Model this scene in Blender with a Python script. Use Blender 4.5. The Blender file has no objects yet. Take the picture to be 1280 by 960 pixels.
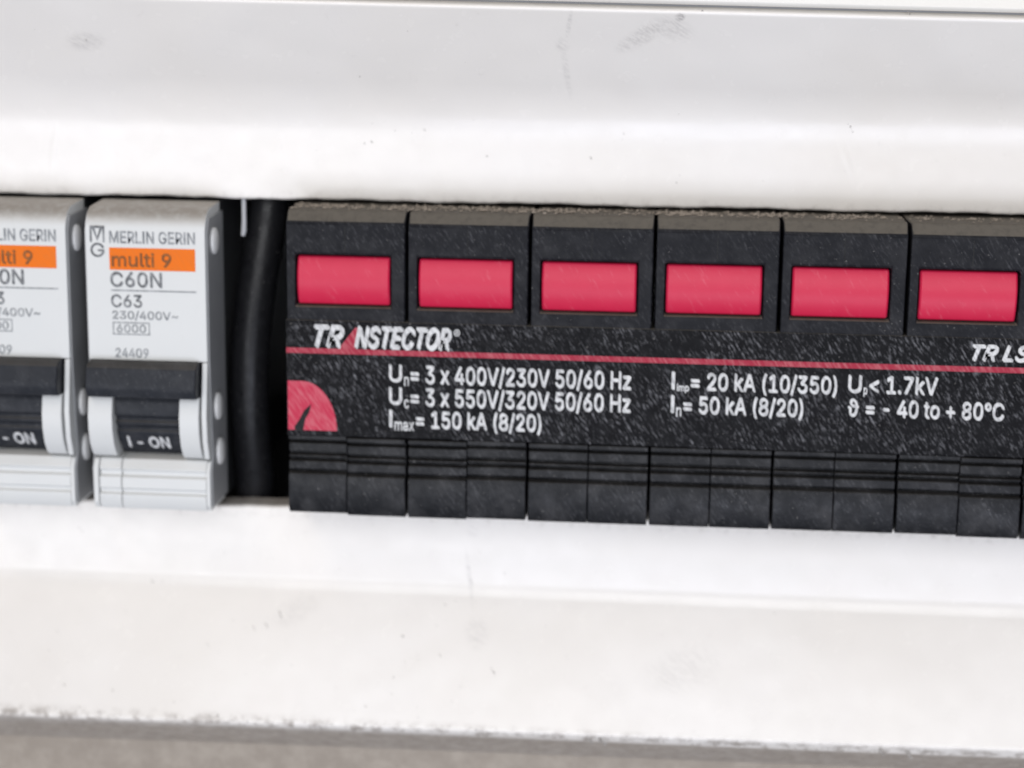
import bpy, bmesh, math, random
from mathutils import Vector
from mathutils.geometry import tessellate_polygon
random.seed(7)
R = math.radians
MM = 0.001
sc = bpy.context.scene
col = sc.collection

# ------------------------------------------------------------------ camera
cd = bpy.data.cameras.new('camera')
cam = bpy.data.objects.new('camera', cd)
col.objects.link(cam)
cam.location = (55.667*MM, -259.651*MM, 51.503*MM)
cam.rotation_euler = (R(78.605), R(-0.707), R(4.995))
cd.sensor_width = 36.0
cd.lens = 36.0*2264/1280
cd.clip_start = 0.005
cd.clip_end = 20
cd.dof.use_dof = True
cd.dof.focus_distance = 0.246
cd.dof.aperture_fstop = 14.0
sc.camera = cam

# ------------------------------------------------------------------ world and lamps (indoor light)
w = bpy.data.worlds.new('World'); sc.world = w; w.use_nodes = True
w.node_tree.nodes['Background'].inputs[0].default_value = (0.90, 0.92, 1.0, 1)
w.node_tree.nodes['Background'].inputs[1].default_value = 0.27
def area(name, loc, target, size, power, color, size_y=None):
    l = bpy.data.lights.new(name, 'AREA'); l.energy = power; l.color = color
    l.shape = 'RECTANGLE'; l.size = size; l.size_y = size_y or size
    o = bpy.data.objects.new(name, l); col.objects.link(o)
    o.location = [c*MM for c in loc]
    d = Vector([(b-a) for a, b in zip(loc, target)])
    o.rotation_euler = d.to_track_quat('-Z', 'Y').to_euler()
    return o
area('window_light', (90, -1150, 420), (20, 0, 0), 0.9, 7.7, (0.97, 0.98, 1.0), 0.7)
lw = area('left_window_light', (-340, -1100, -215), (0, 0, 10), 0.60, 2.8, (0.93, 0.95, 1.0), 0.32)
lw.rotation_euler.rotate_axis('Z', R(9))
area('low_bounce_fill', (270, -1000, -430), (20, 0, 0), 0.8, 4.4, (0.82, 0.86, 1.0), 0.35)  # added low fill in front, standing in for floor bounce
area('ceiling_light', (-420, -800, 1100), (20, 0, 0), 0.5, 2.6, (1.0, 0.84, 0.66), 0.5)
sc.view_settings.view_transform = 'Standard'
sc.view_settings.look = 'None'
sc.view_settings.gamma = 1.0
sc.view_settings.use_curve_mapping = False
sc.view_settings.exposure = 0.0
sc.render.engine = 'CYCLES'

# ------------------------------------------------------------------ material helpers
class NT:
    def __init__(s, name):
        s.m = bpy.data.materials.new(name); s.m.use_nodes = True
        s.t = s.m.node_tree; s.b = s.t.nodes['Principled BSDF']
        tc = s.t.nodes.new('ShaderNodeNewGeometry'); s.pos = tc.outputs['Position']; s.nor = tc.outputs['Normal']
        s.mmpos = s.vm('SCALE', s.pos, scale=1000.0)     # world position in millimetres
    def n(s, typ, **kw):
        x = s.t.nodes.new(typ)
        for k, v in kw.items(): setattr(x, k, v)
        return x
    def put(s, sock, v):
        if isinstance(v, bpy.types.NodeSocket): s.t.links.new(v, sock)
        else: sock.default_value = v
    def vm(s, op, a, b=None, scale=None):
        x = s.n('ShaderNodeVectorMath', operation=op); s.put(x.inputs[0], a)
        if b is not None: s.put(x.inputs[1], b)
        if scale is not None: s.put(x.inputs['Scale'], scale)
        return x.outputs['Value'] if op in ('LENGTH', 'DISTANCE', 'DOT_PRODUCT') else x.outputs[0]
    def ma(s, op, a, b=0.0, c=0.0, clamp=False):
        x = s.n('ShaderNodeMath', operation=op, use_clamp=clamp)
        s.put(x.inputs[0], a); s.put(x.inputs[1], b); s.put(x.inputs[2], c)
        return x.outputs[0]
    def noise(s, scale, detail=4, rough=0.55, vec=None, dist=0.0):
        x = s.n('ShaderNodeTexNoise'); s.put(x.inputs['Vector'], vec if vec is not None else s.mmpos)
        x.inputs['Scale'].default_value = scale; x.inputs['Detail'].default_value = detail
        x.inputs['Roughness'].default_value = rough; x.inputs['Distortion'].default_value = dist
        return x.outputs[0]
    def ramp(s, fac, a, b, va=0.0, vb=1.0):
        x = s.n('ShaderNodeMapRange', interpolation_type='SMOOTHSTEP')
        s.put(x.inputs[0], fac); x.inputs[1].default_value = a; x.inputs[2].default_value = b
        x.inputs[3].default_value = va; x.inputs[4].default_value = vb
        return x.outputs[0]
    def mix(s, fac, a, b):
        x = s.n('ShaderNodeMix', data_type='RGBA'); s.put(x.inputs[0], fac); s.put(x.inputs[6], a); s.put(x.inputs[7], b)
        return x.outputs[2]
    def rot(s, deg, sx, sz):
        x = s.n('ShaderNodeMapping', vector_type='POINT'); s.put(x.inputs[0], s.mmpos)
        x.inputs['Rotation'].default_value = (0, R(deg), 0); x.inputs['Scale'].default_value = (1, 1, 1)
        return s.vm('MULTIPLY', x.outputs[0], (sx, 1.0, sz))
    def blot(s, x, z, a, b, deg, inner=0.3):
        """soft ellipse mask in the X-Z plane at (x, z) mm, half axes a, b mm"""
        v = s.vm('SUBTRACT', s.mmpos, (x, 0, z))
        m = s.n('ShaderNodeMapping'); s.put(m.inputs[0], v); m.inputs['Rotation'].default_value = (0, R(deg), 0)
        v = s.vm('MULTIPLY', m.outputs[0], (1/a, 0, 1/b))
        return s.ramp(s.vm('LENGTH', v), 1.0, inner)
    def bump(s, h, strength=0.3, dist=0.001):
        x = s.n('ShaderNodeBump'); x.inputs['Strength'].default_value = strength; x.inputs['Distance'].default_value = dist
        s.put(x.inputs['Height'], h); s.put(s.b.inputs['Normal'], x.outputs[0])
    def set(s, color=None, rough=None, spec=None, metal=None, coat=None):
        if color is not None: s.put(s.b.inputs['Base Color'], color)
        if rough is not None: s.put(s.b.inputs['Roughness'], rough)
        if spec is not None: s.put(s.b.inputs['Specular IOR Level'], spec)
        if metal is not None: s.put(s.b.inputs['Metallic'], metal)
        return s.m
def rgb(r, g, b): return (r, g, b, 1)
M = {}

def cover_material(name, base, marks=True):
    k = NT(name)
    c = k.mix(k.ramp(k.noise(0.02, 3), 0.3, 0.75), rgb(*base), rgb(base[0]*0.965, base[1]*0.955, base[2]*0.935))
    g = k.ramp(k.noise(0.55, 5, 0.65), 0.62, 0.80)                                # faint grime
    c = k.mix(k.ma('MULTIPLY', g, 0.16), c, rgb(0.45, 0.42, 0.38))
    v = k.rot(-62, 1.1, 7.0)                                                        # rubbed streaks
    st = k.ramp(k.noise(0.35, 4, 0.6, v), 0.60, 0.78)
    if marks:
        sm = None
        for (x, z, a, b, d, s) in ((51.5, 49.5, 5.5, 1.6, 30, 0.55), (56.5, 52.0, 1.1, 0.8, 20, 1.0), (55.5, 50.5, 4.0, 2.0, -15, 0.4),
                                   (-30.0, 47.5, 4.0, 1.8, 5, 0.45), (41.0, 50.8, 0.5, 2.6, -12, 0.5), (40.0, 48.0, 1.4, 1.4, 0, 0.35), (40.5, 44.0, 0.7, 5.0, 8, 0.30),
                                   (26.5, -34.0, 0.5, 6.0, 8, 0.45), (27.0, -26.5, 1.4, 1.4, 40, 0.3),
                                   (28.0, -42.0, 2.5, 3.0, 20, 0.30), (-1.0, -40.0, 6.0, 2.5, 25, 0.22), (60.0, -45.5, 8.0, 4.0, 15, 0.22)):
            q = k.ma('MULTIPLY', k.blot(x, z, a, b, d), s)
            sm = q if sm is None else k.ma('MAXIMUM', sm, q)
        sm = k.ma('MULTIPLY', sm, k.ramp(k.noise(1.4, 5, 0.75, k.rot(-35, 0.35, 1.9)), 0.34, 0.70, 0.0, 0.9))
        c = k.mix(sm, c, rgb(0.34, 0.32, 0.31))
        # brown film of dirt along the inner lip and the outer bevel of the opening
        yy = k.n('ShaderNodeSeparateXYZ'); k.put(yy.inputs[0], k.mmpos)
        lip = k.ramp(yy.outputs[1], 10.15, 11.3)
        back = k.ma('MULTIPLY', k.ramp(yy.outputs[2], -55.4, -56.6), 0.85)
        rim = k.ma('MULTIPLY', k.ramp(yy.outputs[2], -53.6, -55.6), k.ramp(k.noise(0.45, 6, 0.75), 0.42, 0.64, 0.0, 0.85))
        edge = k.ma('MULTIPLY', k.ma('MULTIPLY', k.ramp(k.ma('ABSOLUTE', yy.outputs[2]), 26.2, 24.2), k.ramp(yy.outputs[1], 9.0, 9.6)), k.ramp(k.noise(0.6, 6, 0.75), 0.45, 0.72, 0.0, 0.45))
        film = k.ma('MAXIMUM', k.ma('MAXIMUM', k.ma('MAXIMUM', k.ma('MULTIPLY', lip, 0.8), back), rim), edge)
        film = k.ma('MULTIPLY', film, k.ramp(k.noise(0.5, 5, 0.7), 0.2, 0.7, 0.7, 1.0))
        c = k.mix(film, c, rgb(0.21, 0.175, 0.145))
    c = k.mix(k.ma('MULTIPLY', st, 0.05), c, rgb(0.4, 0.38, 0.36))
    k.set(c, k.ramp(k.noise(0.25, 5), 0.3, 0.7, 0.30, 0.45), 0.4)
    k.b.inputs['Coat Weight'].default_value = 0.65
    k.put(k.b.inputs['Coat Roughness'], k.ramp(k.noise(0.4, 4), 0.3, 0.7, 0.16, 0.28))
    h = k.ma('ADD', k.ma('MULTIPLY', k.noise(0.045, 2), 1.0), k.ma('MULTIPLY', k.noise(2.2, 3), 0.012))
    for (x, z, a, b, d, s) in (((81.5, 32.0, 0.8, 4.6, 22, 0.09), (34.0, 31.5, 1.6, 4.0, 10, 0.08), (-37.5, 31.5, 0.8, 5.0, -10, 0.09),
                                (-15.5, 31.0, 2.2, 1.6, 0, 0.06), (-3.0, 32.5, 0.9, 2.4, -20, 0.05)) if marks else ()):
        h = k.ma('ADD', h, k.ma('MULTIPLY', k.blot(x, z, a, b, d, 0.0), s))
    k.bump(h, 1.0, 0.001)
    return k.m
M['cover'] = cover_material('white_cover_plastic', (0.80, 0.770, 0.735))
M['upper'] = cover_material('cream_panel_plastic', (0.80, 0.775, 0.72), False)

k = NT('grey_enclosure_paint')
c = k.mix(k.ramp(k.noise(0.3, 5, 0.65), 0.35, 0.75), rgb(0.29, 0.248, 0.205), rgb(0.37, 0.322, 0.27))
k.set(c, 0.5, 0.4); k.bump(k.noise(1.2, 4), 0.3, 0.0003); M['enclosure'] = k.m

k = NT('dark_interior'); k.set(rgb(0.02, 0.02, 0.021), 0.7); M['interior'] = k.m

def dusty_black(name, base, dust=1.0, streak=0.0, rough=0.45, spec=0.18, haze=0.03):
    k = NT(name)
    c = k.mix(k.noise(0.8, 4), rgb(*[v*0.8 for v in base]), rgb(*[v*1.35 for v in base]))
    # thin pale diagonal streaks
    v = k.rot(-57, 0.7, 2.9)
    s1 = k.ramp(k.noise(1.05, 4, 0.7, v), 0.50, 0.72)
    patch = k.ramp(k.noise(0.13, 4, 0.65), 0.34, 0.66, 0.12, 1.0)
    c = k.mix(k.ma('MULTIPLY', k.ma('MULTIPLY', s1, patch), 0.09 + 0.46*streak), c, rgb(0.42, 0.42, 0.45))
    film = k.ma('MULTIPLY', k.ramp(k.noise(0.22, 4, 0.6), 0.42, 0.72), haze)
    c = k.mix(film, c, rgb(0.5, 0.49, 0.5))
    sp = k.ramp(k.noise(2.6, 2, 0.5), 0.70, 0.77)
    c = k.mix(k.ma('MULTIPLY', sp, 0.30), c, rgb(0.5, 0.48, 0.46))
    # dust that has settled on faces turned upwards
    sx = k.n('ShaderNodeSeparateXYZ'); k.put(sx.inputs[0], k.nor)
    up = k.ramp(sx.outputs[2], 0.45, 0.66)
    up = k.ma('MULTIPLY', up, k.ramp(k.noise(0.9, 4, 0.7), 0.15, 0.6, 0.55*dust, 0.92*dust))
    c = k.mix(up, c, rgb(0.135, 0.120, 0.10))
    k.set(c, k.ma('ADD', k.ma('MULTIPLY', up, 0.4), k.ramp(k.noise(0.5, 4), 0.3, 0.7, rough-0.08, rough+0.1)), spec)
    k.bump(k.noise(2.0, 4, 0.65), 0.35, 0.0001)
    return k.m
M['module'] = dusty_black('dusty_black_plastic', (0.008, 0.0084, 0.011), 1.0, 0.10, 0.45, 0.12, 0.025)
M['terminal'] = dusty_black('black_terminal_plastic', (0.006, 0.0065, 0.0082), 0.12, 0.12, 0.38, 0.20, 0.045)
M['label'] = dusty_black('black_printed_label', (0.0035, 0.0035, 0.0045), 0.5, 1.0, 0.5, 0.10, 0.006)
M['cable'] = dusty_black('black_cable_sheath', (0.007, 0.007, 0.008), 0.0, -0.15, 0.34, 0.22, 0.004)
M['lever'] = dusty_black('charcoal_lever_plastic', (0.020, 0.022, 0.027), 0.35, 0.0, 0.42)

k = NT('red_indicator_plastic')
s1 = k.ramp(k.noise(0.75, 3, 0.6, k.rot(-57, 0.55, 3.0)), 0.58, 0.76)
c = k.mix(k.noise(0.35, 3), rgb(0.55, 0.011, 0.052), rgb(0.61, 0.018, 0.066))
c = k.mix(k.ma('MULTIPLY', s1, 0.10), c, rgb(0.85, 0.45, 0.5))
k.set(c, 0.40, 0.34); M['red'] = k.m

def printed(name, color, worn, wear):
    k = NT(name)
    s1 = k.ramp(k.noise(0.75, 3, 0.6, k.rot(-57, 0.55, 3.4)), 0.40, 0.66)
    c = k.mix(k.ma('MULTIPLY', s1, wear), rgb(*color), rgb(*worn))
    k.set(c, 0.55, 0.15); return k.m
M['print_white'] = printed('white_print', (0.68, 0.68, 0.68), (0.20, 0.20, 0.21), 0.5)
M['print_red'] = printed('red_print', (0.34, 0.025, 0.05), (0.50, 0.14, 0.16), 0.7)
M['print_dome'] = printed('red_emblem_print', (0.50, 0.035, 0.075), (0.62, 0.20, 0.23), 0.5)
M['print_black'] = printed('black_print', (0.012, 0.012, 0.013), (0.04, 0.04, 0.04), 0.5)
M['print_grey'] = printed('grey_print', (0.21, 0.22, 0.23), (0.50, 0.51, 0.52), 0.7)
M['print_darkgrey'] = printed('dark_grey_print', (0.13, 0.135, 0.14), (0.40, 0.41, 0.42), 0.6)
M['print_brown'] = printed('brown_print', (0.20, 0.08, 0.03), (0.42, 0.16, 0.04), 0.6)
M['print_orange'] = printed('orange_print', (0.80, 0.17, 0.010), (0.70, 0.17, 0.025), 0.6)

k = NT('pale_breaker_plastic')
c = k.mix(k.noise(0.12, 4), rgb(0.62, 0.63, 0.625), rgb(0.66, 0.665, 0.65))
g = k.ramp(k.noise(0.8, 5, 0.7), 0.60, 0.82)
c = k.mix(k.ma('MULTIPLY', g, 0.25), c, rgb(0.32, 0.29, 0.25))
sx = k.n('ShaderNodeSeparateXYZ'); k.put(sx.inputs[0], k.nor)
up = k.ma('MULTIPLY', k.ramp(sx.outputs[2], 0.22, 0.85), k.ramp(k.noise(0.7, 4, 0.7), 0.15, 0.6, 0.6, 0.95))
sz = k.n('ShaderNodeSeparateXYZ'); k.put(sz.inputs[0], k.mmpos)
up = k.ma('MULTIPLY', up, k.ramp(sz.outputs[2], 12.0, 20.0, 0.12, 1.0))      # most of the dust lies on the top
c = k.mix(up, c, rgb(0.25, 0.22, 0.185))
k.set(c, 0.42, 0.45); k.bump(k.noise(1.5, 4), 0.2, 0.0001); M['breaker'] = k.m

k = NT('grey_breaker_side')
c = k.mix(k.noise(0.4, 4), rgb(0.26, 0.264, 0.27), rgb(0.32, 0.324, 0.33))
k.set(c, 0.5, 0.4); M['side'] = k.m
k = NT('rear_shade_dark'); k.set(k.mix(k.noise(0.4), rgb(0.016, 0.0165, 0.018), rgb(0.026, 0.0265, 0.028)), 0.5, 0.3); M['rear'] = k.m  # near-black puts the interior's shade into the rear body colour
k = NT('dull_rivet_metal'); k.set(k.mix(k.noise(1.0), rgb(0.85, 0.85, 0.84), rgb(0.75, 0.74, 0.72)), 0.35, 0.5, 0.1); M['rivet'] = k.m
k = NT('dust_fluff'); c = k.mix(k.noise(1.2, 3), rgb(0.12, 0.10, 0.08), rgb(0.52, 0.45, 0.38)); k.set(c, 0.95, 0.1); M['dust'] = k.m
k = NT('dark_dirt'); c = k.mix(k.noise(0.6, 3), rgb(0.14, 0.13, 0.12), rgb(0.50, 0.47, 0.44)); k.set(c, 0.9, 0.1); M['dirt'] = k.m
k = NT('pale_strand'); k.set(k.mix(k.noise(0.5), rgb(0.42, 0.43, 0.45), rgb(0.56, 0.56, 0.57)), 0.5); M['strand'] = k.m
k = NT('galvanised_steel'); k.set(k.mix(k.noise(0.5), rgb(0.4, 0.4, 0.4), rgb(0.5, 0.5, 0.5)), 0.4, 0.5, 0.9); M['steel'] = k.m

# ------------------------------------------------------------------ geometry helpers (all lengths in mm)
class MB:
    def __init__(s): s.v = []; s.f = []
    def add(s, vs, fs):
        o = len(s.v); s.v += [tuple(p) for p in vs]; s.f += [tuple(i+o for i in f) for f in fs]; return s
    def box(s, x0, x1, y0, y1, z0, z1):
        return s.add([(x0,y0,z0),(x1,y0,z0),(x1,y1,z0),(x0,y1,z0),(x0,y0,z1),(x1,y0,z1),(x1,y1,z1),(x0,y1,z1)],
                     [(0,3,2,1),(4,5,6,7),(0,1,5,4),(1,2,6,5),(2,3,7,6),(3,0,4,7)])
    def prism(s, prof, x0, x1):
        """closed (y, z) outline pushed along x"""
        n = len(prof)
        return s.add([(x0, y, z) for y, z in prof]+[(x1, y, z) for y, z in prof],
                     [tuple(range(n)), tuple(range(2*n-1, n-1, -1))]+[(i, n+i, n+(i+1) % n, (i+1) % n) for i in range(n)])
    def plate(s, outline, y0, y1):
        """closed (x, z) outline pushed along y"""
        n = len(outline)
        return s.add([(x, y0, z) for x, z in outline]+[(x, y1, z) for x, z in outline],
                     [tuple(range(n)), tuple(range(2*n-1, n-1, -1))]+[(i, n+i, n+(i+1) % n, (i+1) % n) for i in range(n)])
    def lump(s, c, r, rnd=0.35, flat=(1, 1, 1)):
        base = [(1,0,0),(-1,0,0),(0,1,0),(0,-1,0),(0,0,1),(0,0,-1)]
        vs = [tuple(c[i]+p[i]*r*flat[i]*(1+random.uniform(-rnd, rnd)) + random.uniform(-rnd, rnd)*r*0.4*flat[i] for i in range(3)) for p in base]
        return s.add(vs, [(0,2,4),(2,1,4),(1,3,4),(3,0,4),(2,0,5),(1,2,5),(3,1,5),(0,3,5)])
    def tube(s, pts, rad, n=10, wob=0.0):
        P = [Vector(p) for p in pts]; rings = []
        for i, p in enumerate(P):
            t = (P[min(i+1, len(P)-1)]-P[max(i-1, 0)]).normalized()
            a = t.cross(Vector((0, 1, 0))).normalized(); b = t.cross(a)
            rr = (rad[i] if isinstance(rad, list) else rad)
            rings.append([tuple(p+(a*math.cos(q)+b*math.sin(q))*rr*(1+random.uniform(-wob, wob))) for q in [2*math.pi*j/n for j in range(n)]])
        vs = [v for r in rings for v in r]
        fs = [(i*n+j, i*n+(j+1) % n, (i+1)*n+(j+1) % n, (i+1)*n+j) for i in range(len(P)-1) for j in range(n)]
        fs += [tuple(range(n-1, -1, -1)), tuple(range((len(P)-1)*n, len(P)*n))]
        return s.add(vs, fs)
    def build(s, name, mat, parent=None, bevel=0.0, segs=2, smooth=False, origin=None):
        o0 = origin or (tuple(parent['o']) if parent is not None and 'o' in parent else (0, 0, 0))
        me = bpy.data.meshes.new(name)
        me.from_pydata([((x-o0[0])*MM, (y-o0[1])*MM, (z-o0[2])*MM) for x, y, z in s.v], [], s.f)
        bm = bmesh.new(); bm.from_mesh(me); bmesh.ops.recalc_face_normals(bm, faces=bm.faces); bm.to_mesh(me); bm.free()
        me.materials.append(mat)
        ob = bpy.data.objects.new(name, me); col.objects.link(ob)
        if parent is not None: ob.parent = parent; ob['o'] = o0
        elif origin: ob.location = [c*MM for c in origin]; ob['o'] = origin
        if bevel:
            b = ob.modifiers.new('bevel', 'BEVEL'); b.width = bevel*MM; b.segments = segs; b.limit_method = 'ANGLE'; b.angle_limit = R(35)
            b.harden_normals = False
            for p in me.polygons: p.use_smooth = True
            me.set_sharp_from_angle(angle=R(35))
        if smooth:
            for p in me.polygons: p.use_smooth = True
            me.set_sharp_from_angle(angle=R(40))
        return ob
def empty(name, loc):
    o = bpy.data.objects.new(name, None); col.objects.link(o); o.location = [c*MM for c in loc]; o['o'] = loc
    o.empty_display_size = 0.01
    return o
def tag(o, label=None, cat=None, group=None, kind=None):
    for a, b in (('label', label), ('category', cat), ('group', group), ('kind', kind)):
        if b: o[a] = b
    return o
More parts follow.
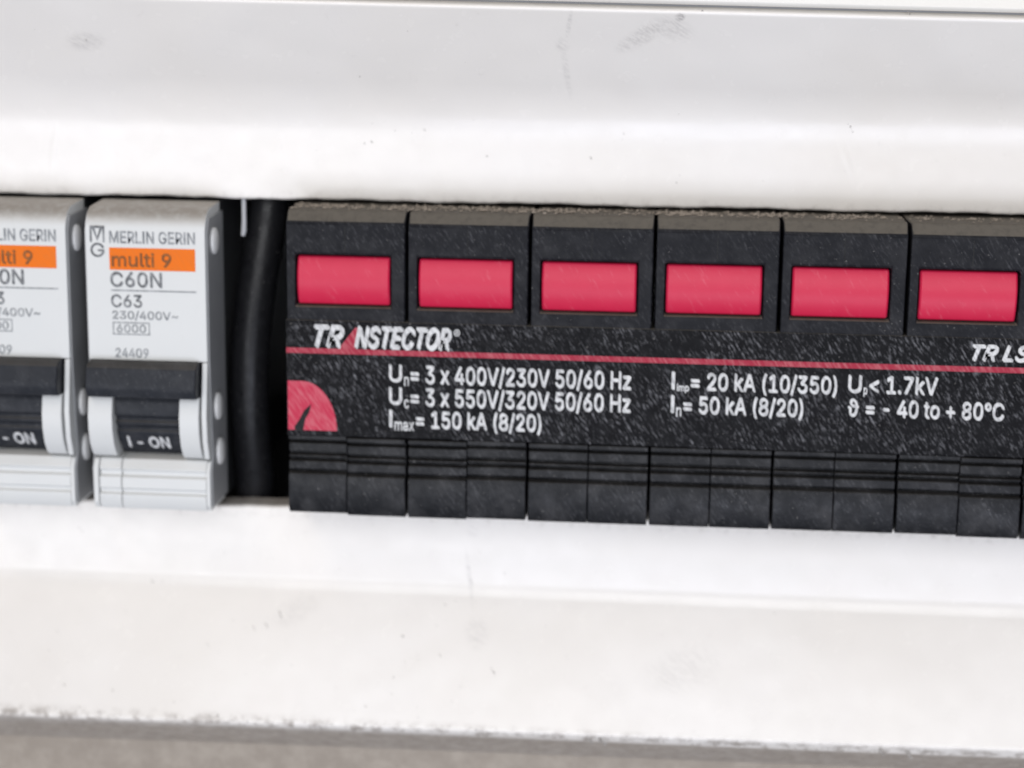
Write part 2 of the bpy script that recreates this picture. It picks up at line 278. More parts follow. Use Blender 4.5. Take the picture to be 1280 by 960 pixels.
GLYPHS = {
    ' ': (94, []),
    '(': (136, [[45,103,46,132,50,162,53,177,57,192,61,206,66,221,76,247,88,270,118,270,106,242,95,214,87,185,81,157,77,129,76,103,77,80,80,57,86,33,94,8,99,-5,105,-19,111,-33,118,-48,88,-48,78,-29,69,-11,62,8,56,27,51,46,47,66,45,84]]),
    ')': (136, [[19,-48,26,-33,32,-18,38,-4,43,9,51,34,57,58,60,81,61,103,60,129,56,157,50,185,41,214,31,242,19,270,48,270,60,247,71,221,76,206,80,192,83,177,86,162,91,132,92,103,91,84,89,65,86,46,81,27,74,8,67,-11,58,-30,48,-48]]),
    '+': (226, [[99,17,99,182,128,182,128,17],[31,86,31,113,195,113,195,86]]),
    '-': (226, [[168,122,168,94,57,94,57,122]]),
    '.': (94, [[48,-2,39,-1,31,4,26,12,25,20,26,29,31,37,39,42,48,43,56,42,64,37,69,29,71,20,69,12,64,4,56,-1]]),
    '/': (124, [[117,266,36,-38,7,-38,89,266]]),
    '0': (226, [[113,-3,87,0,65,12,47,31,34,57,30,72,27,89,25,107,24,127,25,147,27,165,30,182,35,197,48,223,65,242,87,254,113,258,139,254,161,242,179,223,192,197,197,182,200,165,202,147,203,127,202,107,200,89,197,72,192,57,179,31,162,12,140,0],[113,25,131,28,145,37,157,52,165,72,170,97,172,127,170,157,165,182,157,203,145,218,131,227,113,230,96,227,82,218,70,203,62,182,56,157,55,127,56,97,62,72,70,52,82,37,96,28]]),
    '1': (226, [[38,0,38,27,195,27,195,0],[138,254,138,0,106,0,106,224,105,224,43,179,43,213,99,254]]),
    '2': (226, [[32,0,32,24,117,114,130,129,141,141,149,153,155,163,159,174,160,186,159,198,154,209,146,218,137,224,125,228,112,230,98,228,86,224,77,216,69,207,65,195,64,181,33,181,35,202,43,221,55,237,72,248,91,255,112,258,134,255,153,248,169,237,181,223,188,205,191,186,189,172,185,159,179,145,168,129,153,111,133,90,76,30,76,28,195,28,195,0]]),
    '3': (226, [[109,-3,87,-1,66,5,49,15,35,29,26,46,22,66,55,66,57,54,63,44,72,35,83,30,95,26,109,25,124,26,138,30,149,37,157,46,163,58,165,72,163,86,158,98,150,109,137,117,121,122,101,124,78,124,78,150,144,224,144,226,35,226,35,254,186,254,186,230,106,139,106,144,132,144,154,138,172,127,185,111,194,93,196,72,194,51,185,33,172,18,154,6,133,-1]]),
    '4': (226, [[20,53,20,79,123,254,155,254,54,83,54,81,207,81,207,53],[141,0,141,61,141,73,141,159,171,159,171,0]]),
    '5': (226, [[111,-3,89,-1,70,6,54,16,41,30,33,47,30,65,61,65,64,54,69,44,77,36,87,30,98,26,111,25,125,27,138,32,149,41,157,52,162,66,164,81,162,97,157,111,148,122,137,131,124,137,109,138,96,137,84,134,73,129,64,123,34,126,48,254,183,254,183,226,75,226,67,151,68,151,77,157,89,162,101,166,115,167,131,165,147,160,161,153,172,143,182,130,189,116,194,99,195,82,193,58,184,38,171,21,154,8,134,-1]]),
    '6': (226, [[113,-3,91,-1,71,7,55,20,42,37,34,58,32,81,34,100,40,119,51,142,69,170,126,254,161,254,75,131,73,131,77,137,83,144,90,149,98,153,107,156,117,157,139,155,158,147,173,136,185,120,192,101,194,79,192,56,184,36,171,20,155,7,135,-1],[113,24,127,26,139,31,149,40,157,51,162,64,164,79,162,94,157,107,149,118,139,126,127,131,113,133,99,131,87,126,77,118,69,107,64,94,62,79,64,64,69,51,77,40,87,31,99,26]]),
    '7': (226, [[48,0,162,224,162,226,31,226,31,254,195,254,195,224,82,0]]),
    '8': (226, [[113,-3,89,-1,68,6,50,17,37,31,29,48,26,68,28,83,33,98,40,110,51,121,63,128,76,132,76,133,59,141,46,154,38,171,35,190,38,209,45,225,57,239,73,249,92,256,113,258,134,256,153,249,169,239,181,225,188,209,191,190,188,171,180,154,167,141,150,133,150,132,164,128,176,121,186,110,194,98,199,83,200,68,198,48,189,31,176,17,158,6,137,-1],[113,25,129,26,142,30,153,37,161,46,167,57,168,69,167,83,161,94,153,104,141,111,128,116,113,118,98,116,85,111,73,104,65,94,59,83,58,69,59,57,64,46,73,37,84,30,97,26],[113,145,126,146,137,150,146,157,154,165,158,176,160,188,158,200,154,210,147,218,138,225,126,229,113,230,100,229,89,225,79,218,72,210,68,200,66,188,68,176,72,165,79,157,89,150,100,146]]),
    '9': (226, [[113,258,135,255,155,247,171,234,184,217,192,197,194,173,192,155,186,135,175,112,158,84,100,0,65,0,151,124,154,124,149,117,144,111,137,105,128,101,119,98,109,97,87,100,69,107,53,119,41,134,34,154,32,176,34,198,42,218,55,235,71,247,91,255],[113,230,99,228,87,223,77,215,69,204,64,191,63,176,64,161,69,148,77,137,87,129,99,123,113,122,127,123,139,129,149,137,157,147,162,160,164,175,162,190,157,204,150,215,139,223,127,228]]),
    '<': (226, [[33,89,33,110,194,192,194,158,71,100,72,102,72,97,71,99,194,40,194,8]]),
    '=': (226, [[36,122,36,151,191,151,191,122],[36,48,36,77,191,77,191,48]]),
    'A': (240, [[8,0,101,254,138,254,231,0,198,0,144,151,132,186,116,239,123,239,114,209,106,185,95,151,43,0],[55,71,55,99,185,99,185,71]]),
    'C': (255, [[134,-3,118,-2,103,1,88,6,75,12,63,21,52,32,43,44,35,58,28,73,24,90,21,108,20,127,21,146,24,165,28,181,35,197,43,210,52,223,63,233,75,242,88,249,103,254,118,257,134,258,152,256,170,252,186,245,201,236,214,224,224,209,232,193,236,174,204,174,200,186,195,197,187,206,179,214,169,220,158,224,146,227,134,228,111,225,92,216,75,202,62,182,54,157,52,127,54,97,63,72,75,53,92,38,112,29,134,26,146,27,158,30,169,34,179,40,187,48,195,57,200,68,204,80,236,80,232,62,224,45,214,31,201,19,187,9,170,2,153,-2]]),
    'E': (209, [[30,0,30,254,186,254,186,226,62,226,62,143,178,143,178,114,62,114,62,29,188,29,188,0]]),
    'G': (260, [[134,-3,118,-2,102,1,88,6,75,13,63,21,52,32,42,44,35,58,28,73,24,90,21,108,20,127,21,146,24,165,28,181,35,197,42,210,52,223,62,233,74,242,88,249,102,254,117,257,132,258,152,256,170,252,187,245,202,235,214,222,225,208,232,192,237,174,204,174,199,186,194,197,186,206,178,213,168,220,158,224,146,227,133,228,111,225,92,216,75,202,62,182,54,157,52,127,54,97,63,72,75,53,92,38,112,29,134,26,155,29,172,36,187,47,198,62,205,80,207,101,217,100,141,100,141,128,239,128,239,100,236,71,225,45,209,25,188,9,163,0]]),
    'H': (258, [[30,0,30,254,62,254,62,144,196,144,196,254,228,254,228,0,196,0,196,116,62,116,62,0]]),
    'I': (110, [[33,0,77,0,77,254,33,254]]),
    'L': (196, [[30,0,30,254,62,254,62,29,181,29,181,0]]),
    'M': (314, [[30,0,30,254,76,254,139,94,144,79,150,61,156,42,161,24,154,24,159,41,165,61,171,79,176,94,238,254,284,254,284,0,252,0,252,145,252,163,253,184,253,207,253,229,256,229,249,205,241,181,234,161,228,145,171,0,143,0,85,145,80,160,72,181,65,204,56,229,59,229,60,208,60,186,61,164,61,145,61,0]]),
    'N': (262, [[30,0,30,254,68,254,172,91,181,75,194,53,207,27,202,27,200,54,200,79,199,97,199,254,232,254,232,0,193,0,101,145,89,165,74,191,54,226,60,227,61,192,62,164,62,145,62,0]]),
    'O': (266, [[133,-3,118,-2,103,1,88,6,75,12,63,21,52,32,43,44,35,58,28,73,24,90,21,108,20,127,21,146,24,165,28,181,35,197,43,210,52,223,63,233,75,242,88,249,103,254,118,257,133,258,149,257,164,254,179,249,192,242,204,233,215,223,224,210,232,197,238,181,243,165,246,146,247,127,246,108,243,90,238,73,232,58,224,44,215,32,204,21,192,12,179,6,164,1,149,-2],[133,26,155,29,175,38,191,52,204,72,212,97,215,127,212,157,204,182,191,202,175,216,155,225,133,228,112,225,92,216,75,202,63,182,54,157,52,127,54,97,63,72,75,52,92,38,112,29]]),
    'R': (224, [[30,0,30,254,118,254,145,252,167,244,183,232,195,217,202,198,205,176,202,154,195,136,183,120,166,109,145,101,118,99,48,99,48,128,117,128,135,129,149,133,160,141,167,150,171,162,173,176,171,190,167,202,159,212,149,220,134,224,116,226,62,226,62,0],[177,0,115,115,151,115,214,0]]),
    'S': (223, [[112,-4,86,-2,64,5,46,15,32,30,23,48,19,68,52,68,55,55,62,44,71,35,83,29,97,26,112,25,128,26,143,30,155,37,165,46,171,57,173,70,171,81,166,89,158,96,148,102,136,107,122,111,92,120,64,130,43,145,30,163,26,186,29,206,37,224,51,238,69,249,90,256,114,258,137,256,158,249,175,238,189,224,197,208,200,189,169,189,163,206,151,219,134,227,112,229,97,228,84,224,73,218,64,209,59,199,58,188,60,176,65,167,74,160,85,154,106,147,132,140,156,132,168,126,179,119,189,110,197,99,202,85,204,69,201,50,193,32,180,17,162,5,139,-2]]),
    'T': (224, [[16,226,16,254,208,254,208,226,128,226,128,0,96,0,96,226]]),
    'U': (258, [[129,-4,101,-1,77,8,57,22,42,40,33,62,30,87,30,254,62,254,62,89,64,72,70,57,80,44,94,34,110,28,129,26,149,28,165,34,179,44,188,57,194,72,196,89,196,254,229,254,229,87,226,62,216,40,201,22,182,8,157,-1]]),
    'V': (240, [[102,0,8,254,42,254,96,103,108,69,124,15,117,15,126,45,133,69,145,103,197,254,231,254,139,0]]),
    'a': (194, [[80,-4,63,-3,47,2,34,11,24,22,17,37,15,54,17,69,22,80,29,90,39,97,50,102,63,105,89,110,117,113,126,115,133,117,136,121,138,127,138,128,137,139,133,148,128,156,120,161,110,164,98,165,85,164,75,161,66,156,59,150,54,144,50,137,20,146,29,161,39,173,52,182,66,188,82,191,97,192,108,192,119,190,131,186,143,180,153,172,161,160,167,145,168,126,168,0,138,0,138,26,136,26,132,19,126,12,118,6,108,1,95,-3],[85,23,101,24,114,29,124,37,132,47,136,57,138,69,138,95,130,91,116,88,100,86,88,84,77,82,67,79,58,75,52,70,47,62,46,52,47,43,51,36,57,30,65,26,74,24]]),
    'c': (198, [[104,-4,79,-1,58,8,41,23,28,43,20,66,17,94,20,122,28,146,41,165,58,180,79,189,104,192,117,191,130,189,142,184,153,178,162,170,170,161,176,150,181,138,151,131,149,138,145,145,135,155,128,159,121,162,113,164,104,165,86,162,73,155,62,144,54,129,50,112,48,94,50,75,54,59,62,44,73,33,86,26,104,23,113,24,121,26,129,29,135,33,141,38,146,44,149,51,152,59,181,51,177,39,171,28,163,19,153,11,142,4,130,0,117,-3]]),
    'i': (83, [[26,0,26,190,57,190,57,0],[42,221,34,223,27,227,22,234,21,242,22,249,27,256,34,260,42,262,50,260,57,256,62,249,63,242,62,234,57,227,50,223]]),
    'k': (190, [[55,68,55,106,60,106,142,190,180,190,92,100,89,100],[26,0,26,254,57,254,57,0],[147,0,74,93,96,114,186,0]]),
    'l': (94, [[70,-1,50,2,37,10,29,24,26,42,26,254,57,254,57,49,58,38,60,31,65,27,73,26,80,26,85,27,90,1,81,0]]),
    'm': (305, [[26,0,26,190,56,190,56,148,54,148,59,162,66,173,75,182,86,188,98,192,110,193,129,190,144,180,154,166,160,147,156,147,161,160,169,172,178,181,190,187,204,192,218,193,234,191,249,186,261,177,270,164,276,148,278,128,278,0,248,0,248,127,245,145,236,156,224,163,209,165,197,164,187,160,179,153,173,145,169,135,168,124,168,0,137,0,137,130,134,144,126,156,115,163,100,165,89,164,79,160,70,154,63,145,58,133,57,119,57,0]]),
    'n': (205, [[57,113,57,0,26,0,26,190,56,190,56,144,51,144,62,166,76,181,94,189,114,192,132,190,147,184,160,174,170,160,176,142,179,120,179,0,148,0,148,118,145,137,136,152,123,161,105,165,92,163,80,159,71,151,63,141,58,129]]),
    'o': (207, [[104,-4,79,-1,58,8,41,23,28,43,20,66,17,94,20,122,28,146,41,165,58,180,79,189,104,192,128,189,149,180,167,165,180,146,188,122,191,94,188,66,180,43,167,23,149,8,128,-1],[104,23,121,26,135,33,146,44,154,59,158,75,160,94,158,112,154,129,146,144,135,155,121,162,104,165,86,162,73,155,62,144,54,129,50,112,48,94,50,75,54,59,62,44,73,33,86,26]]),
    'p': (212, [[26,-71,26,190,56,190,56,160,59,160,69,173,76,180,86,186,98,191,115,192,137,189,156,180,173,166,185,146,193,122,195,94,193,66,185,42,173,23,157,8,137,-1,115,-4,99,-3,86,2,76,8,69,16,59,29,57,29,57,-71],[110,23,126,26,140,33,150,44,158,58,163,75,164,95,163,114,158,131,150,145,140,156,126,163,110,165,94,163,81,156,70,145,62,131,58,114,56,95,58,75,63,58,70,43,81,32,94,26]]),
    't': (114, [[102,190,102,164,3,164,3,190],[32,236,63,236,63,49,64,38,68,31,75,26,85,25,93,26,101,27,107,1,96,-1,84,-2,62,1,46,11,36,26,32,46]]),
    'u': (205, [[91,-3,73,-1,57,5,44,15,35,29,28,47,26,69,26,190,57,190,57,72,60,52,68,37,82,28,100,25,113,27,125,31,134,38,142,48,146,61,148,76,148,190,179,190,179,0,149,0,149,46,154,46,143,23,129,8,111,0]]),
    'x': (189, [[10,0,86,109,86,86,14,190,50,190,74,153,90,127,104,103,88,103,95,115,101,127,108,139,117,153,141,190,176,190,104,84,104,107,179,0,143,0,115,43,100,68,86,91,102,91,89,68,82,56,74,43,46,0]]),
    'z': (190, [[21,0,21,23,127,160,127,161,24,161,24,190,166,190,166,165,63,30,63,28,169,28,169,0]]),
    '~': (226, [[26,75,28,94,33,109,41,120,51,127,63,132,76,133,88,132,99,128,110,121,123,110,137,99,143,97,149,96,159,98,166,104,171,113,172,126,200,126,199,107,193,93,185,81,175,74,163,70,151,68,138,70,127,74,116,81,103,91,89,102,83,104,77,105,68,103,60,98,56,89,54,75]]),
    '®': (231, [[116,59,96,61,77,67,60,76,46,88,33,103,24,120,18,139,16,158,18,178,24,197,33,214,46,229,60,241,77,250,96,256,116,258,136,256,154,250,171,241,186,229,198,214,207,197,213,178,215,158,213,139,207,120,198,103,186,88,171,76,154,67,136,61],[116,83,136,86,154,93,169,105,181,121,188,139,191,158,188,178,181,196,169,212,154,224,136,231,116,234,96,231,78,224,63,212,51,196,43,178,40,158,43,139,51,121,63,105,78,93,96,86],[137,113,114,156,137,156,159,113],[81,113,81,204,126,204,133,204,139,201,146,197,151,191,155,184,156,175,154,166,151,158,145,152,139,147,132,145,125,144,93,144,93,159,119,159,129,163,132,168,133,175,132,182,129,186,120,189,101,189,101,113]]),
    '°': (158, [[79,142,64,143,50,149,39,158,29,170,23,184,22,199,23,214,29,228,39,240,50,249,64,254,79,256,94,254,108,249,120,240,129,228,134,214,136,199,134,184,129,170,120,158,108,149,94,143],[79,167,88,168,95,171,102,176,107,183,110,190,111,199,110,207,107,215,102,221,95,226,88,230,79,231,71,230,63,226,57,221,52,215,48,207,47,199,48,190,52,183,57,176,63,171,71,168]]),
    'ϑ': (234, [[92,-3,70,-1,54,5,43,15,35,27,31,41,30,56,31,71,33,86,35,104,34,111,32,115,24,118,15,116,8,113,2,134,16,139,25,140,33,141,47,139,57,132,61,122,63,110,62,98,61,85,59,71,58,57,60,43,66,32,77,23,93,20,119,27,138,45,145,59,150,76,152,96,153,120,153,128,153,136,133,137,115,139,100,142,86,146,64,157,50,172,41,188,38,207,42,226,52,242,70,253,97,257,114,255,130,250,143,242,154,231,163,217,171,201,177,182,181,161,204,161,204,136,183,136,183,128,183,119,183,101,181,85,178,70,173,56,161,31,143,12,120,1],[151,161,144,191,132,214,115,228,96,233,83,231,74,225,69,217,67,205,69,193,75,183,86,174,101,167,123,163]]),
}
def text(name, body, x0, z0, x1, z1, mat, parent, ysurf=lambda z: -0.1, bold=0.0, shear=0.0, thick=0.06):
    """print a line so that it fills the box x0..x1, z0..z1 (mm) on the surface y = ysurf(z); bold widens the strokes (mm)"""
    groups = []; pen = 0
    for ch in body:
        adv, cs = GLYPHS[ch]
        cs = [[(c[i]+pen, c[i+1]) for i in range(0, len(c), 2)] for c in cs]
        ar = [sum(p[0]*q[1]-q[0]*p[1] for p, q in zip(c, c[1:]+c[:1])) for c in cs]
        big = max(ar, key=abs) if ar else 0
        outer = [c for c, q in zip(cs, ar) if q*big > 0]; holes = [c for c, q in zip(cs, ar) if q*big < 0]
        for j, c in enumerate(outer):
            xs = [p[0] for p in c]; zs = [p[1] for p in c]
            hs = [h for h in holes if min(xs) < h[0][0] < max(xs) and min(zs) < h[0][1] < max(zs)]
            groups.append((j, 1 if big > 0 else -1, [c]+hs))
        pen += adv
    al = [(p[0]+shear*p[1], p[1]) for _, _, g in groups for c in g for p in c]
    a, b = min(p[0] for p in al), max(p[0] for p in al); c2, d2 = min(p[1] for p in al), max(p[1] for p in al)
    m = MB()
    for j, sg, g in groups:
        rings = []
        for c in g:
            c = [Vector((x0+(p[0]+shear*p[1]-a)/(b-a)*(x1-x0), z0+(p[1]-c2)/(d2-c2)*(z1-z0))) for p in c]
            rings.append([(p.x, 0.0, p.y) for p in c])
        flat = [p for r in rings for p in r]
        tris = tessellate_polygon([[Vector((p[0], p[2], 0)) for p in r] for r in rings])
        n = len(flat); fs = [tuple(t) for t in tris]; k0 = 0
        for r in rings:
            q = len(r); fs += [(k0+i, k0+(i+1) % q, n+k0+(i+1) % q, n+k0+i) for i in range(q)]; k0 += q
        for u, (du, dw) in enumerate(((0, 0), (0.7, 0), (-0.7, 0), (0.8, -1.4), (-0.8, 1.4))[:5 if bold > 0 else 1]):     # heavy, slightly spread print
            lift = thick+0.004*j+0.009*u
            sh = [(p[0]+du*bold, p[2]+dw*bold) for p in flat]
            m.add([(x, ysurf(z)-lift, z) for x, z in sh]+[(x, ysurf(z)+0.05, z) for x, z in sh], fs)
    return m.build(name, mat, parent)
def fillet(pts, radii, n=6):
    """round the corners of an open 2-D line"""
    out = [pts[0]]
    for i in range(1, len(pts)-1):
        p = Vector(pts[i]); a = Vector(pts[i-1])-p; b = Vector(pts[i+1])-p; r = radii[i]
        if r <= 0: out.append(pts[i]); continue
        t = min(r*math.tan((math.pi-a.angle(b))/2), a.length*0.45, b.length*0.45)
        pa, pb = p+a.normalized()*t, p+b.normalized()*t
        for j in range(n+1):
            q = j/n; out.append(tuple(pa*(1-q)**2+p*2*q*(1-q)+pb*q*q))
    out.append(pts[-1]); return out

# ------------------------------------------------------------------ the setting: cover, panels, dark interior
TOP = [(24.4, 13.0), (24.4, 10.0), (38.0, 10.0), (53.4, -1.0), (54.0, 0.6), (54.0, 9.0)]
BOT = [(-23.1, 13.0), (-23.7, 10.0), (-36.0, 10.0), (-55.0, -1.0), (-56.6, 0.2), (-62.0, 7.6)]
rt = fillet(TOP, [0, 0.5, 16.0, 0.8, 0.5, 0]); rb = fillet(BOT, [0, 0.5, 5.0, 0.8, 0.8, 0])
dd = [24.6-0] ; NX = 260
vs, fs = [], []
n = len(rt)
XL, XR = -122.0, 196.0
for side, prof in ((0, rt), (1, rb)):
    for i, (z, y) in enumerate(prof):
        off = abs(z)-24
        xl, xr = XL-max(off, 0), XR+max(off, 0)
        for j in range(NX+1):
            x = xl+(xr-xl)*j/NX
            edge = max(0.0, 1-max(off, 0)/6.0)
            dz = edge*(0.10*math.sin(x*0.21+side)+0.06*math.sin(x*0.83+2*side)+0.03*math.sin(x*2.9))
            dy = 0.10*math.sin(x*0.045+1.3*side)
            dz += (-0.013 if side == 0 else 0.010)*(x-20)*min(1.0, max(0.0, (off-13)/15))
            vs.append((x, y+dy, z+dz))
def vid(side, i, j): return side*n*(NX+1)+i*(NX+1)+j
for side in (0, 1):
    for i in range(n-1):
        for j in range(NX): fs.append((vid(side, i, j), vid(side, i, j+1), vid(side, i+1, j+1), vid(side, i+1, j)))
for i in range(n-1):
    fs.append((vid(0, i, 0), vid(0, i+1, 0), vid(1, i+1, 0), vid(1, i, 0)))
    fs.append((vid(0, i, NX), vid(1, i, NX), vid(1, i+1, NX), vid(0, i+1, NX)))
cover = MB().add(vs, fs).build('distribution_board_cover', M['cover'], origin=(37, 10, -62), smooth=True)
tag(cover, 'white plastic cover with sloping sides around the long slot', 'cover')

m = MB(); m.plate([(-220, 54.25+0.013*240), (300, 54.25-0.013*280), (300, 130), (-220, 130)], -1.3, 4)
tag(m.build('upper_panel', M['upper'], bevel=0.6), kind='structure')
m = MB(); m.plate([(-220, -140), (300, -140), (300, -61.8+2.8), (-220, -61.8-2.4)], 7.7, 12)
tag(m.build('lower_panel', M['enclosure'], bevel=0.3), kind='structure')
m = MB()      # open box behind the slot
x0, x1, y0, y1, z0, z1 = -150, 225, 13.2, 75, -50, 50
m.add([(x0,y0,z0),(x1,y0,z0),(x1,y1,z0),(x0,y1,z0),(x0,y0,z1),(x1,y0,z1),(x1,y1,z1),(x0,y1,z1)], [(0,3,2,1),(4,5,6,7),(1,2,6,5),(2,3,7,6),(3,0,4,7)])
tag(m.build('enclosure_interior', M['interior']), kind='structure')
m = MB(); m.box(-140, 215, 66, 67, -17.5, 17.5); m.box(-140, 215, 67, 74.9, -12, 12)
tag(m.build('mounting_rail', M['steel'], bevel=0.2), kind='structure')

# ------------------------------------------------------------------ circuit breakers
def make_breaker(xl):
    t = empty('circuit_breaker', (xl+9, 30, -22.2))
    X = lambda a: xl+a
    h = MB()
    h.prism([(0,0.9),(0,20.4),(0.35,21.5),(1.2,22.7),(2.6,23.5),(9.1,24.0),(9.1,0.9)], X(0), X(18))
    MB().box(X(0.06), X(17.94), 9.2, 66, -22.1, 23.9).build('rear_body', M['rear'], t)  # body behind the cover, coloured dark as if unlit
    gp = [(9,0.8),(1.2,0.8),(-0.2,-3.4),(-1.2,-5.0),(-1.7,-7.4),(-1.6,-9.6),(-1.0,-11.8),(0.0,-13.4),(0.9,-14.05),(9,-14.05)]
    h.prism(gp, X(0.02), X(3.7)); h.prism(gp, X(13.9), X(16.9))
    h.prism([(9,0.8),(0.05,0.8),(-0.6,-3),(-1.2,-7),(-0.9,-11),(0.2,-14.0),(9,-14.0)], X(17.2), X(17.98))
    low = [(9,-14.1),(3.2,-14.1),(1.2,-14.5),(0.35,-15.9),(0.4,-16.1),(0.8,-16.25),(0.8,-16.9),(0.3,-17.2),(0.2,-18.9),(0.6,-19.15),(0.6,-19.6),(0.15,-19.85),(0.2,-21.3),(0.8,-22.2),(9,-22.2)]
    h.prism(low, X(0.9), X(4.25)); h.prism(low, X(4.37), X(17.35))
    ck = [(9,-14.15),(3.0,-14.15),(1.0,-14.55),(0.12,-15.9),(0.1,-21.2),(0.8,-22.15),(9,-22.15)]
    h.prism(ck, X(0), X(0.78)); h.prism(ck, X(17.42), X(18))
    hs = h.build('housing', M['breaker'], t, bevel=0.22)
    for s in (0, 1):
        p = MB().prism([(0.5,1.2),(0.5,20.0),(1.6,22.2),(10.0,22.6),(10.0,-21.6),(1.0,-21.6),(0.6,-16),(1.6,-13.4),(1.0,-7)], X(18.0) if s else X(-0.25), X(18.25) if s else X(0.0))
        sp = p.build('side_panel', M['side'], t, bevel=0.08, segs=1)
        if s:
            for (y, z, r) in ((4.0, 18.6, 2.0), (4.4, -6.6, 2.1), (5.2, -13.8, 2.1)):
                rv = MB(); N = 16; vv = []
                for (xx, q) in ((0.0, 1.0), (0.35, 1.0), (0.6, 0.75), (0.68, 0.3)):
                    vv += [(X(18.25)+xx, y+r*0.8*q*math.cos(2*math.pi*a/N), z+r*q*math.sin(2*math.pi*a/N)) for a in range(N)]
                ff = [(i*N+a, i*N+(a+1) % N, (i+1)*N+(a+1) % N, (i+1)*N+a) for i in range(3) for a in range(N)]+[tuple(range(3*N, 4*N))]
                rv.add(vv, ff).build('rivet', M['rivet'], t, smooth=True)
    # lever: cross bar and the drum below it
    lv = MB()
    lv.prism([(-0.05,0.86),(-1.6,0.8),(-2.6,0.2),(-3.3,-2.2),(-3.3,-3.2),(-2.6,-4.3),(0.6,-4.6),(3.0,0.7)], X(0.3), X(16.9))
    yd = lambda z: 8.6-math.sqrt(max(0.1, 9.0**2-(z+6.6)**2))
    pr = []
    for i in range(40):
        z = 0.4-14.6*i/39; y = yd(z)
        if -8.3 < z < -7.7 or -9.9 < z < -9.3: y += 0.5
        if -7.7 < z < -5: y -= 0.2
        pr.append((y, z))
    lv.prism(pr+[(11,-14.2),(11,0.4)], X(3.85), X(13.75))
    lo = lv.build('lever', M['lever'], t, bevel=0.3)
    ys = lambda z: yd(z)-0.02
    text('lettering', 'I - ON', X(5.3), -12.8, X(11.6), -10.9, M['print_white'], lo, ys, 0.08, thick=0.22)
    # printed front
    yf = lambda z: -0.03
    text('lettering', 'MERLIN GERIN', X(3.7), 18.45, X(16.5), 20.2, M['print_grey'], t, yf, 0.03)
    st = MB().plate([(X(3.6),14.45),(X(16.5),14.45),(X(16.5),17.75),(X(3.6),17.75)], -0.06, 0.1).build('orange_stripe', M['print_orange'], t)
    text('lettering', 'multi 9', X(4.0), 15.0, X(12.9), 17.0, M['print_brown'], st, lambda z: -0.07, 0.05)
    text('lettering', 'C60N', X(3.7), 11.95, X(11.4), 14.1, M['print_darkgrey'], t, yf, 0.06)
    MB().plate([(X(3.7),11.3),(X(16.6),11.3),(X(16.6),11.5),(X(3.7),11.5)], -0.07, 0.1).build('rule', M['print_grey'], t)
    text('lettering', 'C63', X(3.7), 8.9, X(8.3), 10.75, M['print_darkgrey'], t, yf, 0.04)
    text('lettering', '230/400V~', X(3.8), 6.95, X(13.7), 8.35, M['print_grey'], t, yf, 0.02)
    fr = MB()
    bx = (X(3.8), X(9.4), 4.75, 6.65)
    fr.box(bx[0], bx[1], -0.07, 0.1, bx[2], bx[2]+0.16); fr.box(bx[0], bx[1], -0.07, 0.1, bx[3]-0.16, bx[3])
    fr.box(bx[0], bx[0]+0.16, -0.07, 0.1, bx[2]+0.161, bx[3]-0.161); fr.box(bx[1]-0.16, bx[1], -0.07, 0.1, bx[2]+0.161, bx[3]-0.161)
    fo = fr.build('rating_box', M['print_grey'], t)
    text('lettering', '6000', X(4.4), 5.1, X(8.8), 6.3, M['print_grey'], fo, yf, 0.02)
    text('lettering', '24409', X(4.1), 1.35, X(9.1), 2.7, M['print_grey'], t, yf, 0.02)
    # maker's emblem: an M in a box above an open ring
    e = MB(); ex0, ex1, ez0, ez1 = X(0.75), X(2.95), 18.5, 20.9
    e.box(ex0, ex1, -0.07, 0.1, ez1-0.3, ez1); e.box(ex0, ex0+0.28, -0.07, 0.1, ez0, ez1-0.301); e.box(ex1-0.28, ex1, -0.07, 0.1, ez0, ez1-0.301)
    mid = (ex0+ex1)/2
    e.plate([(ex0+0.29,ez1-0.32),(ex0+0.7,ez1-0.32),(mid,ez0+0.75),(ex1-0.7,ez1-0.32),(ex1-0.29,ez1-0.32),(mid,ez0+0.2)], -0.066, 0.1)
    cz = 17.35; N = 22
    for i in range(N):
        a0 = R(20+330*i/N); a1 = R(20+330*(i+1)/N)
        e.plate([(mid+r*1.0*math.cos(a), cz+r*math.sin(a)) for r, a in ((1.08,a0),(1.08,a1),(0.74,a1),(0.74,a0))], -0.068, 0.1)
    e.box(mid+0.05, mid+1.0, -0.064, 0.1, cz-0.2, cz+0.1)
    e.build('emblem', M['print_darkgrey'], t)
    return t
def copy_tree(o, parent=None):
    c = o.copy(); col.objects.link(c); c.parent = parent
    for ch in list(o.children): copy_tree(ch, c)
    return c
brk = make_breaker(-29.85)
tag(brk, 'pale circuit breaker with orange stripe, beside the black cable', 'circuit breaker', 'circuit breakers in the slot')
b2 = copy_tree(brk); b2.location.x -= 20.95*MM
b2['label'] = 'pale circuit breaker cut off by the left edge of the photo'

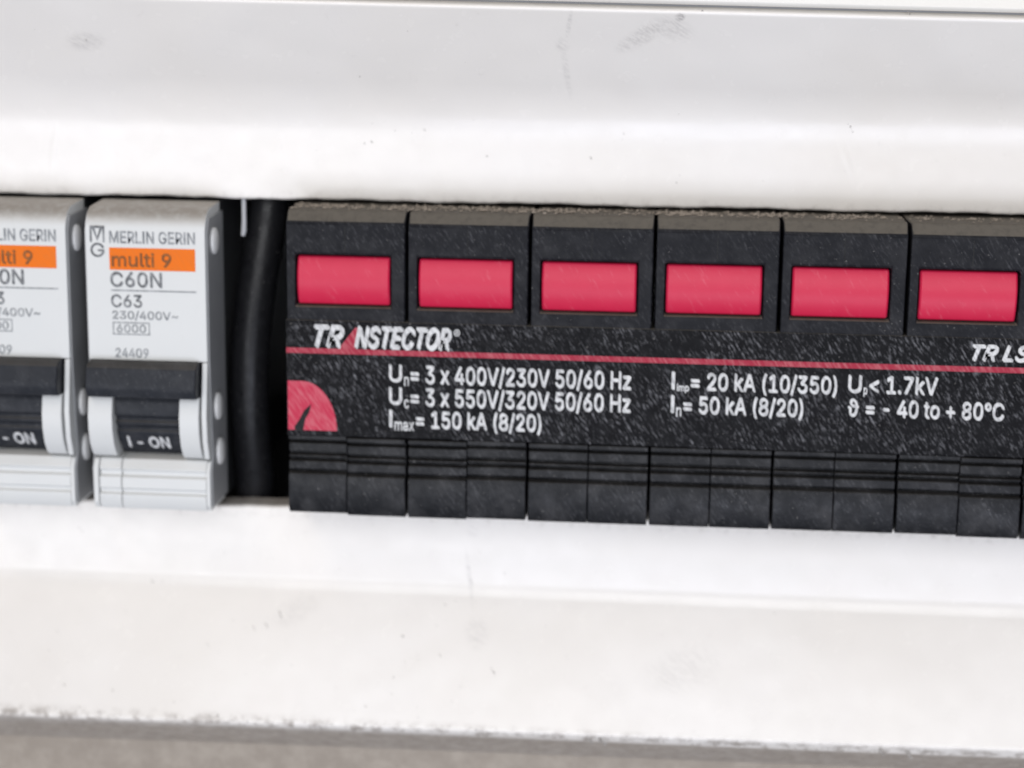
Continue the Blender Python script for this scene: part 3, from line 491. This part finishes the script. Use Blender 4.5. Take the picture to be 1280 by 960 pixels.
# ------------------------------------------------------------------ black surge arrester
sa = empty('surge_arrester', (63, 30, -21.9))
tag(sa, 'long black surge arrester with a row of red windows', 'surge arrester')
NM = 7
def module_mesh(x):
    m = MB(); a, b = x+0.24, x+17.76
    wx0, wx1, wz0, wz1 = x+1.5, x+15.7, 9.7, 17.4
    zb, zt = 7.6, 22.15
    V = [(a,0,zb),(b,0,zb),(b,0,zt),(a,0,zt), (wx0,0,wz0),(wx1,0,wz0),(wx1,0,wz1),(wx0,0,wz1),
         (wx0+0.1,2.2,wz0+0.1),(wx1-0.1,2.2,wz0+0.1),(wx1-0.1,2.2,wz1-0.1),(wx0+0.1,2.2,wz1-0.1),
         (a,1.7,23.85),(b,1.7,23.85),(a,66,24.1),(b,66,24.1),(a,66,zb),(b,66,zb)]
    F = [(0,1,5,4),(1,2,6,5),(2,3,7,6),(3,0,4,7),(4,5,9,8),(5,6,10,9),(6,7,11,10),(7,4,8,11),(8,9,10,11),
         (3,2,13,12),(12,13,15,14),(14,15,17,16),(16,17,1,0),(0,3,12,14,16),(1,17,15,13,2)]
    return m.add(V, F)
mod0 = module_mesh(0).build('module', M['module'], sa, bevel=0.28)
win = MB()
N = 14; prof = []
for i in range(N+1):
    q = i/N; z = 9.95+7.2*q; prof.append((1.35-1.25*math.sin(math.pi*(0.06+0.88*q))**0.8, z))
win.prism(prof+[(2.4,17.15),(2.4,9.95)], 1.75, 15.45)
win0 = win.build('indicator_window', M['red'], mod0, bevel=0.3)
line = MB(); line.box(8.93, 9.07, -0.02, 0.4, 17.7, 21.7)
mods = [mod0]
for kx in range(1, NM):
    c = mod0.copy(); col.objects.link(c); c.location.x = 18*kx*MM; mods.append(c)
    wn = win0.copy(); col.objects.link(wn); wn.parent = c
    c.location.y = random.uniform(-0.10, 0.10)*MM; c.location.z = random.uniform(-0.10, 0.10)*MM
for c in mods:      # fine moulding seam above each window
    sx = MB(); 
    sx.box(8.86, 9.0, -0.03, 0.5, 17.8, 21.6)
    o = sx.build('moulding_seam', M['print_black'], sa); o.parent = c

# printed label plate running across the modules
lab = MB(); lab.box(0.05, 18*NM-0.05, -0.12, 8, -9.75, 7.75)
lab = lab.build('label_plate', M['label'], sa, bevel=0.15)
yl = lambda z: -0.10
T = lambda body, x0, z0, x1, z1, **kw: text('lettering', body, x0, z0, x1, z1, M['print_white'], lab, yl, kw.pop('bold', 0.09), **kw)
MB().box(0.1, 18*NM-0.1, -0.17, 0, 2.75, 3.55).build('red_line', M['print_red'], lab)
wedge = [(7.9,3.5),(10.4,6.75),(11.0,6.75),(10.4,3.5)]
MB().plate(wedge, -0.175, 0).build('red_letter_stroke', M['print_red'], lab)
T('TR', 4.4, 3.8, 8.7, 6.9, bold=0.16, shear=0.32)
T('NSTECTOR', 10.4, 3.8, 24.6, 6.9, bold=0.16, shear=0.32)
T('®', 25.0, 5.9, 25.9, 6.9, bold=0.0)
T('TR LS', 99.7, 4.45, 107.7, 6.65, bold=0.12, shear=0.32)
def spec(x, xe, z, sym, sub, rest, xs, h=2.45):
    """symbol, small lowered index, then the value"""
    T(sym, x, z, x+(0.36 if sym == 'I' else 1.8), z+h)
    sx = x+(0.75 if sym == 'I' else 2.2)
    if sub: T(sub, sx, z-0.55, xs-0.35, z+0.75, bold=0.04)
    par = 0.5 if '(' in rest or '/' in rest else 0.0
    T(rest, xs, z-par, xe, z+h+(0.1 if par else 0))
spec(15.5, 51.0, -1.15, 'U', 'n', '= 3 x 400V/230V 50/60 Hz', 18.7)
spec(15.5, 51.0, -4.55, 'U', 'c', '= 3 x 550V/320V 50/60 Hz', 18.7)
spec(15.5, 38.0, -7.95, 'I', 'max', '= 150 kA (8/20)', 19.5)
spec(57.0, 80.7, -1.0, 'I', 'imp', '= 20 kA (10/350)', 59.8)
spec(57.0, 76.0, -4.5, 'I', 'n', '= 50 kA (8/20)', 58.8)
spec(82.4, 95.0, -0.75, 'U', 'p', '< 1.7kV', 85.4)
T('ϑ = - 40 to + 80°C', 82.5, -4.25, 104.6, -1.75)
# red emblem at the left end: half dome with a dark lightning stroke
pts = [(0.25,-8.9),(0.25,-1.45)]+[(2.4+5.2*math.sin(R(a)), -8.9+7.45*math.cos(R(a))) for a in range(0, 91, 6)]
MB().plate(pts, -0.17, 0).build('emblem', M['print_dome'], lab)
MB().plate([(3.75,-4.9),(3.45,-6.2),(2.85,-7.2),(2.5,-9.0),(1.3,-9.05),(1.2,-8.4),(1.9,-7.4),(2.7,-5.9)], -0.21, 0).build('emblem_stroke', M['print_black'], lab)

# terminal covers, two to a module
tp = [(0.05,-9.85),(0.0,-10.55),(1.5,-10.65),(1.5,-11.05),(0.55,-11.15),(0.45,-12.45),(1.5,-12.55),(1.5,-12.95),(0.6,-13.0),(0.55,-13.35),(1.5,-13.45),(1.5,-13.8),(0.4,-13.9),(0.35,-15.15),
      (1.0,-15.25),(1.0,-15.5),(-0.05,-15.7),(-0.15,-16.3),(-0.1,-21.0),(0.25,-21.7),(0.9,-21.95),(66,-22.0),(66,-9.85)]
tc0 = None
for i in range(2*NM):
    if tc0 is None:
        tc0 = MB().prism(tp, 0.0, 8.78).build('terminal_cover', M['terminal'], sa, bevel=0.16); o = tc0
    else:
        o = tc0.copy(); col.objects.link(o)
    o.location = ((18*(i//2)+(9.05 if i % 2 else 0.20))*MM, random.uniform(-0.12, 0.12)*MM, random.uniform(-0.07, 0.06)*MM)
    o.rotation_euler = (R(random.uniform(-0.25, 0.25)), 0, 0)
# dust lying along the top edge
du = MB()
for i in range(2600):
    x = random.uniform(0.2, 125); y = random.triangular(1.9, 10.5, 7); 
    dens = 0.5+0.5*math.sin(x*0.35)*math.sin(x*0.13+1)
    if random.random() > 0.35+0.65*dens or x > 85 and random.random() < 0.5: continue
    r = random.uniform(0.05, 0.20)*random.choice((1, 1, 1.4))
    du.lump((x, y, 23.85+r*0.4), r, 0.5, (1.4, 1, 0.8))
tag(du.build('dust', M['dust'], sa), kind='stuff')

# ------------------------------------------------------------------ cable and hanging strand
pts = [(-3.4, 24, 48), (-4.6, 18.5, 36), (-5.3, 16.3, 27), (-6.0, 14.6, 19), (-7.2, 12.8, 10), (-8.2, 12.2, 1), (-8.6, 12.8, -9), (-8.6, 15.0, -19), (-8.5, 18, -28), (-8.2, 24, -46)]
fine = []
for i in range(len(pts)-1):
    for j in range(6): fine.append(tuple(pts[i][q]+(pts[i+1][q]-pts[i][q])*j/6 for q in range(3)))
fine.append(pts[-1])
for _ in range(4): fine = [fine[0]]+[tuple((fine[i-1][q]+2*fine[i][q]+fine[i+1][q])/4 for q in range(3)) for i in range(1, len(fine)-1)]+[fine[-1]]
o0 = (-8.2, 24, -46)
cb = MB().tube(fine, 3.05, 20, 0.003).build('cable', M['cable'], origin=o0, smooth=True)
tag(cb, 'thick black cable running down beside the black arrester', 'cable')
st = MB().tube([(-8.6, 12.0, 27), (-8.6, 11.2, 24), (-8.55, 11.0, 21), (-8.6, 10.9, 19.3), (-8.75, 10.8, 18.6)], [0.34, 0.34, 0.34, 0.4, 0.3], 8).build('cable_tie_tail', M['strand'], origin=(-8.6, 11, 18.6), smooth=True)
tag(st, 'thin pale grey strand hanging from the top edge of slot', 'cable tie')

# ------------------------------------------------------------------ specks of dirt on the cover
def cover_y(z):
    prof = rt if z > 0 else rb
    for (za, ya), (zb2, yb) in zip(prof[1:], prof[2:]):
        if min(za, zb2)-1e-6 <= z <= max(za, zb2)+1e-6 and abs(zb2-za) > 1e-6: return ya+(yb-ya)*(z-za)/(zb2-za)
    return 10.0
sp = MB()
for (x, z, r) in [(81.8, 36.6, 0.45), (93.0, 36.0, 0.25), (-35.5, -28.5, 0.3), (-24, -36.5, 0.18), (-3.0, -40.5, 0.28), (-5, -42, 0.25), (-7, -42.5, 0.22), (31, -47, 0.3), (26.8, -34.8, 0.28),
                  (73.5, -37.3, 0.32), (93, -50.5, 0.4), (99.5, -50.8, 0.4), (40, -46, 0.2), (45, -48.5, 0.22), (-14, -45, 0.18), (60, 52.3, 0.5), (88, 53.0, 0.35), (46, -55.4, 0.7), (48, -55.8, 0.5), (90, -55.6, 0.5), (94, -55.8, 0.6)]:
    for q in range(4):
        u = x+(q-1.5)*r*0.55+random.uniform(-.1, .1); v = z-(q-1.5)*r*0.8+random.uniform(-.1, .1)
        sp.lump((u, cover_y(v)-0.01, v), r*random.uniform(0.3, 0.6), 0.45, (1.0, 0.3, 1.0))
for i in range(230):
    x = random.uniform(-50, 125); z = random.choice([random.uniform(25, 53), random.uniform(-54.5, -24.5), random.uniform(-54.5, -36), random.uniform(-55.2, -54.2)])
    r = random.choice([0.05, 0.06, 0.08, 0.11])
    for q in range(random.choice((1, 2, 3))): sp.lump((x+q*r*0.7, cover_y(z-q*r), z-q*r), r*random.uniform(0.6, 1), 0.5, (1, 0.3, 1))
tag(sp.build('dirt_specks', M['dirt'], cover), kind='stuff')
for o in bpy.data.objects:
    if 'o' in o: del o['o']
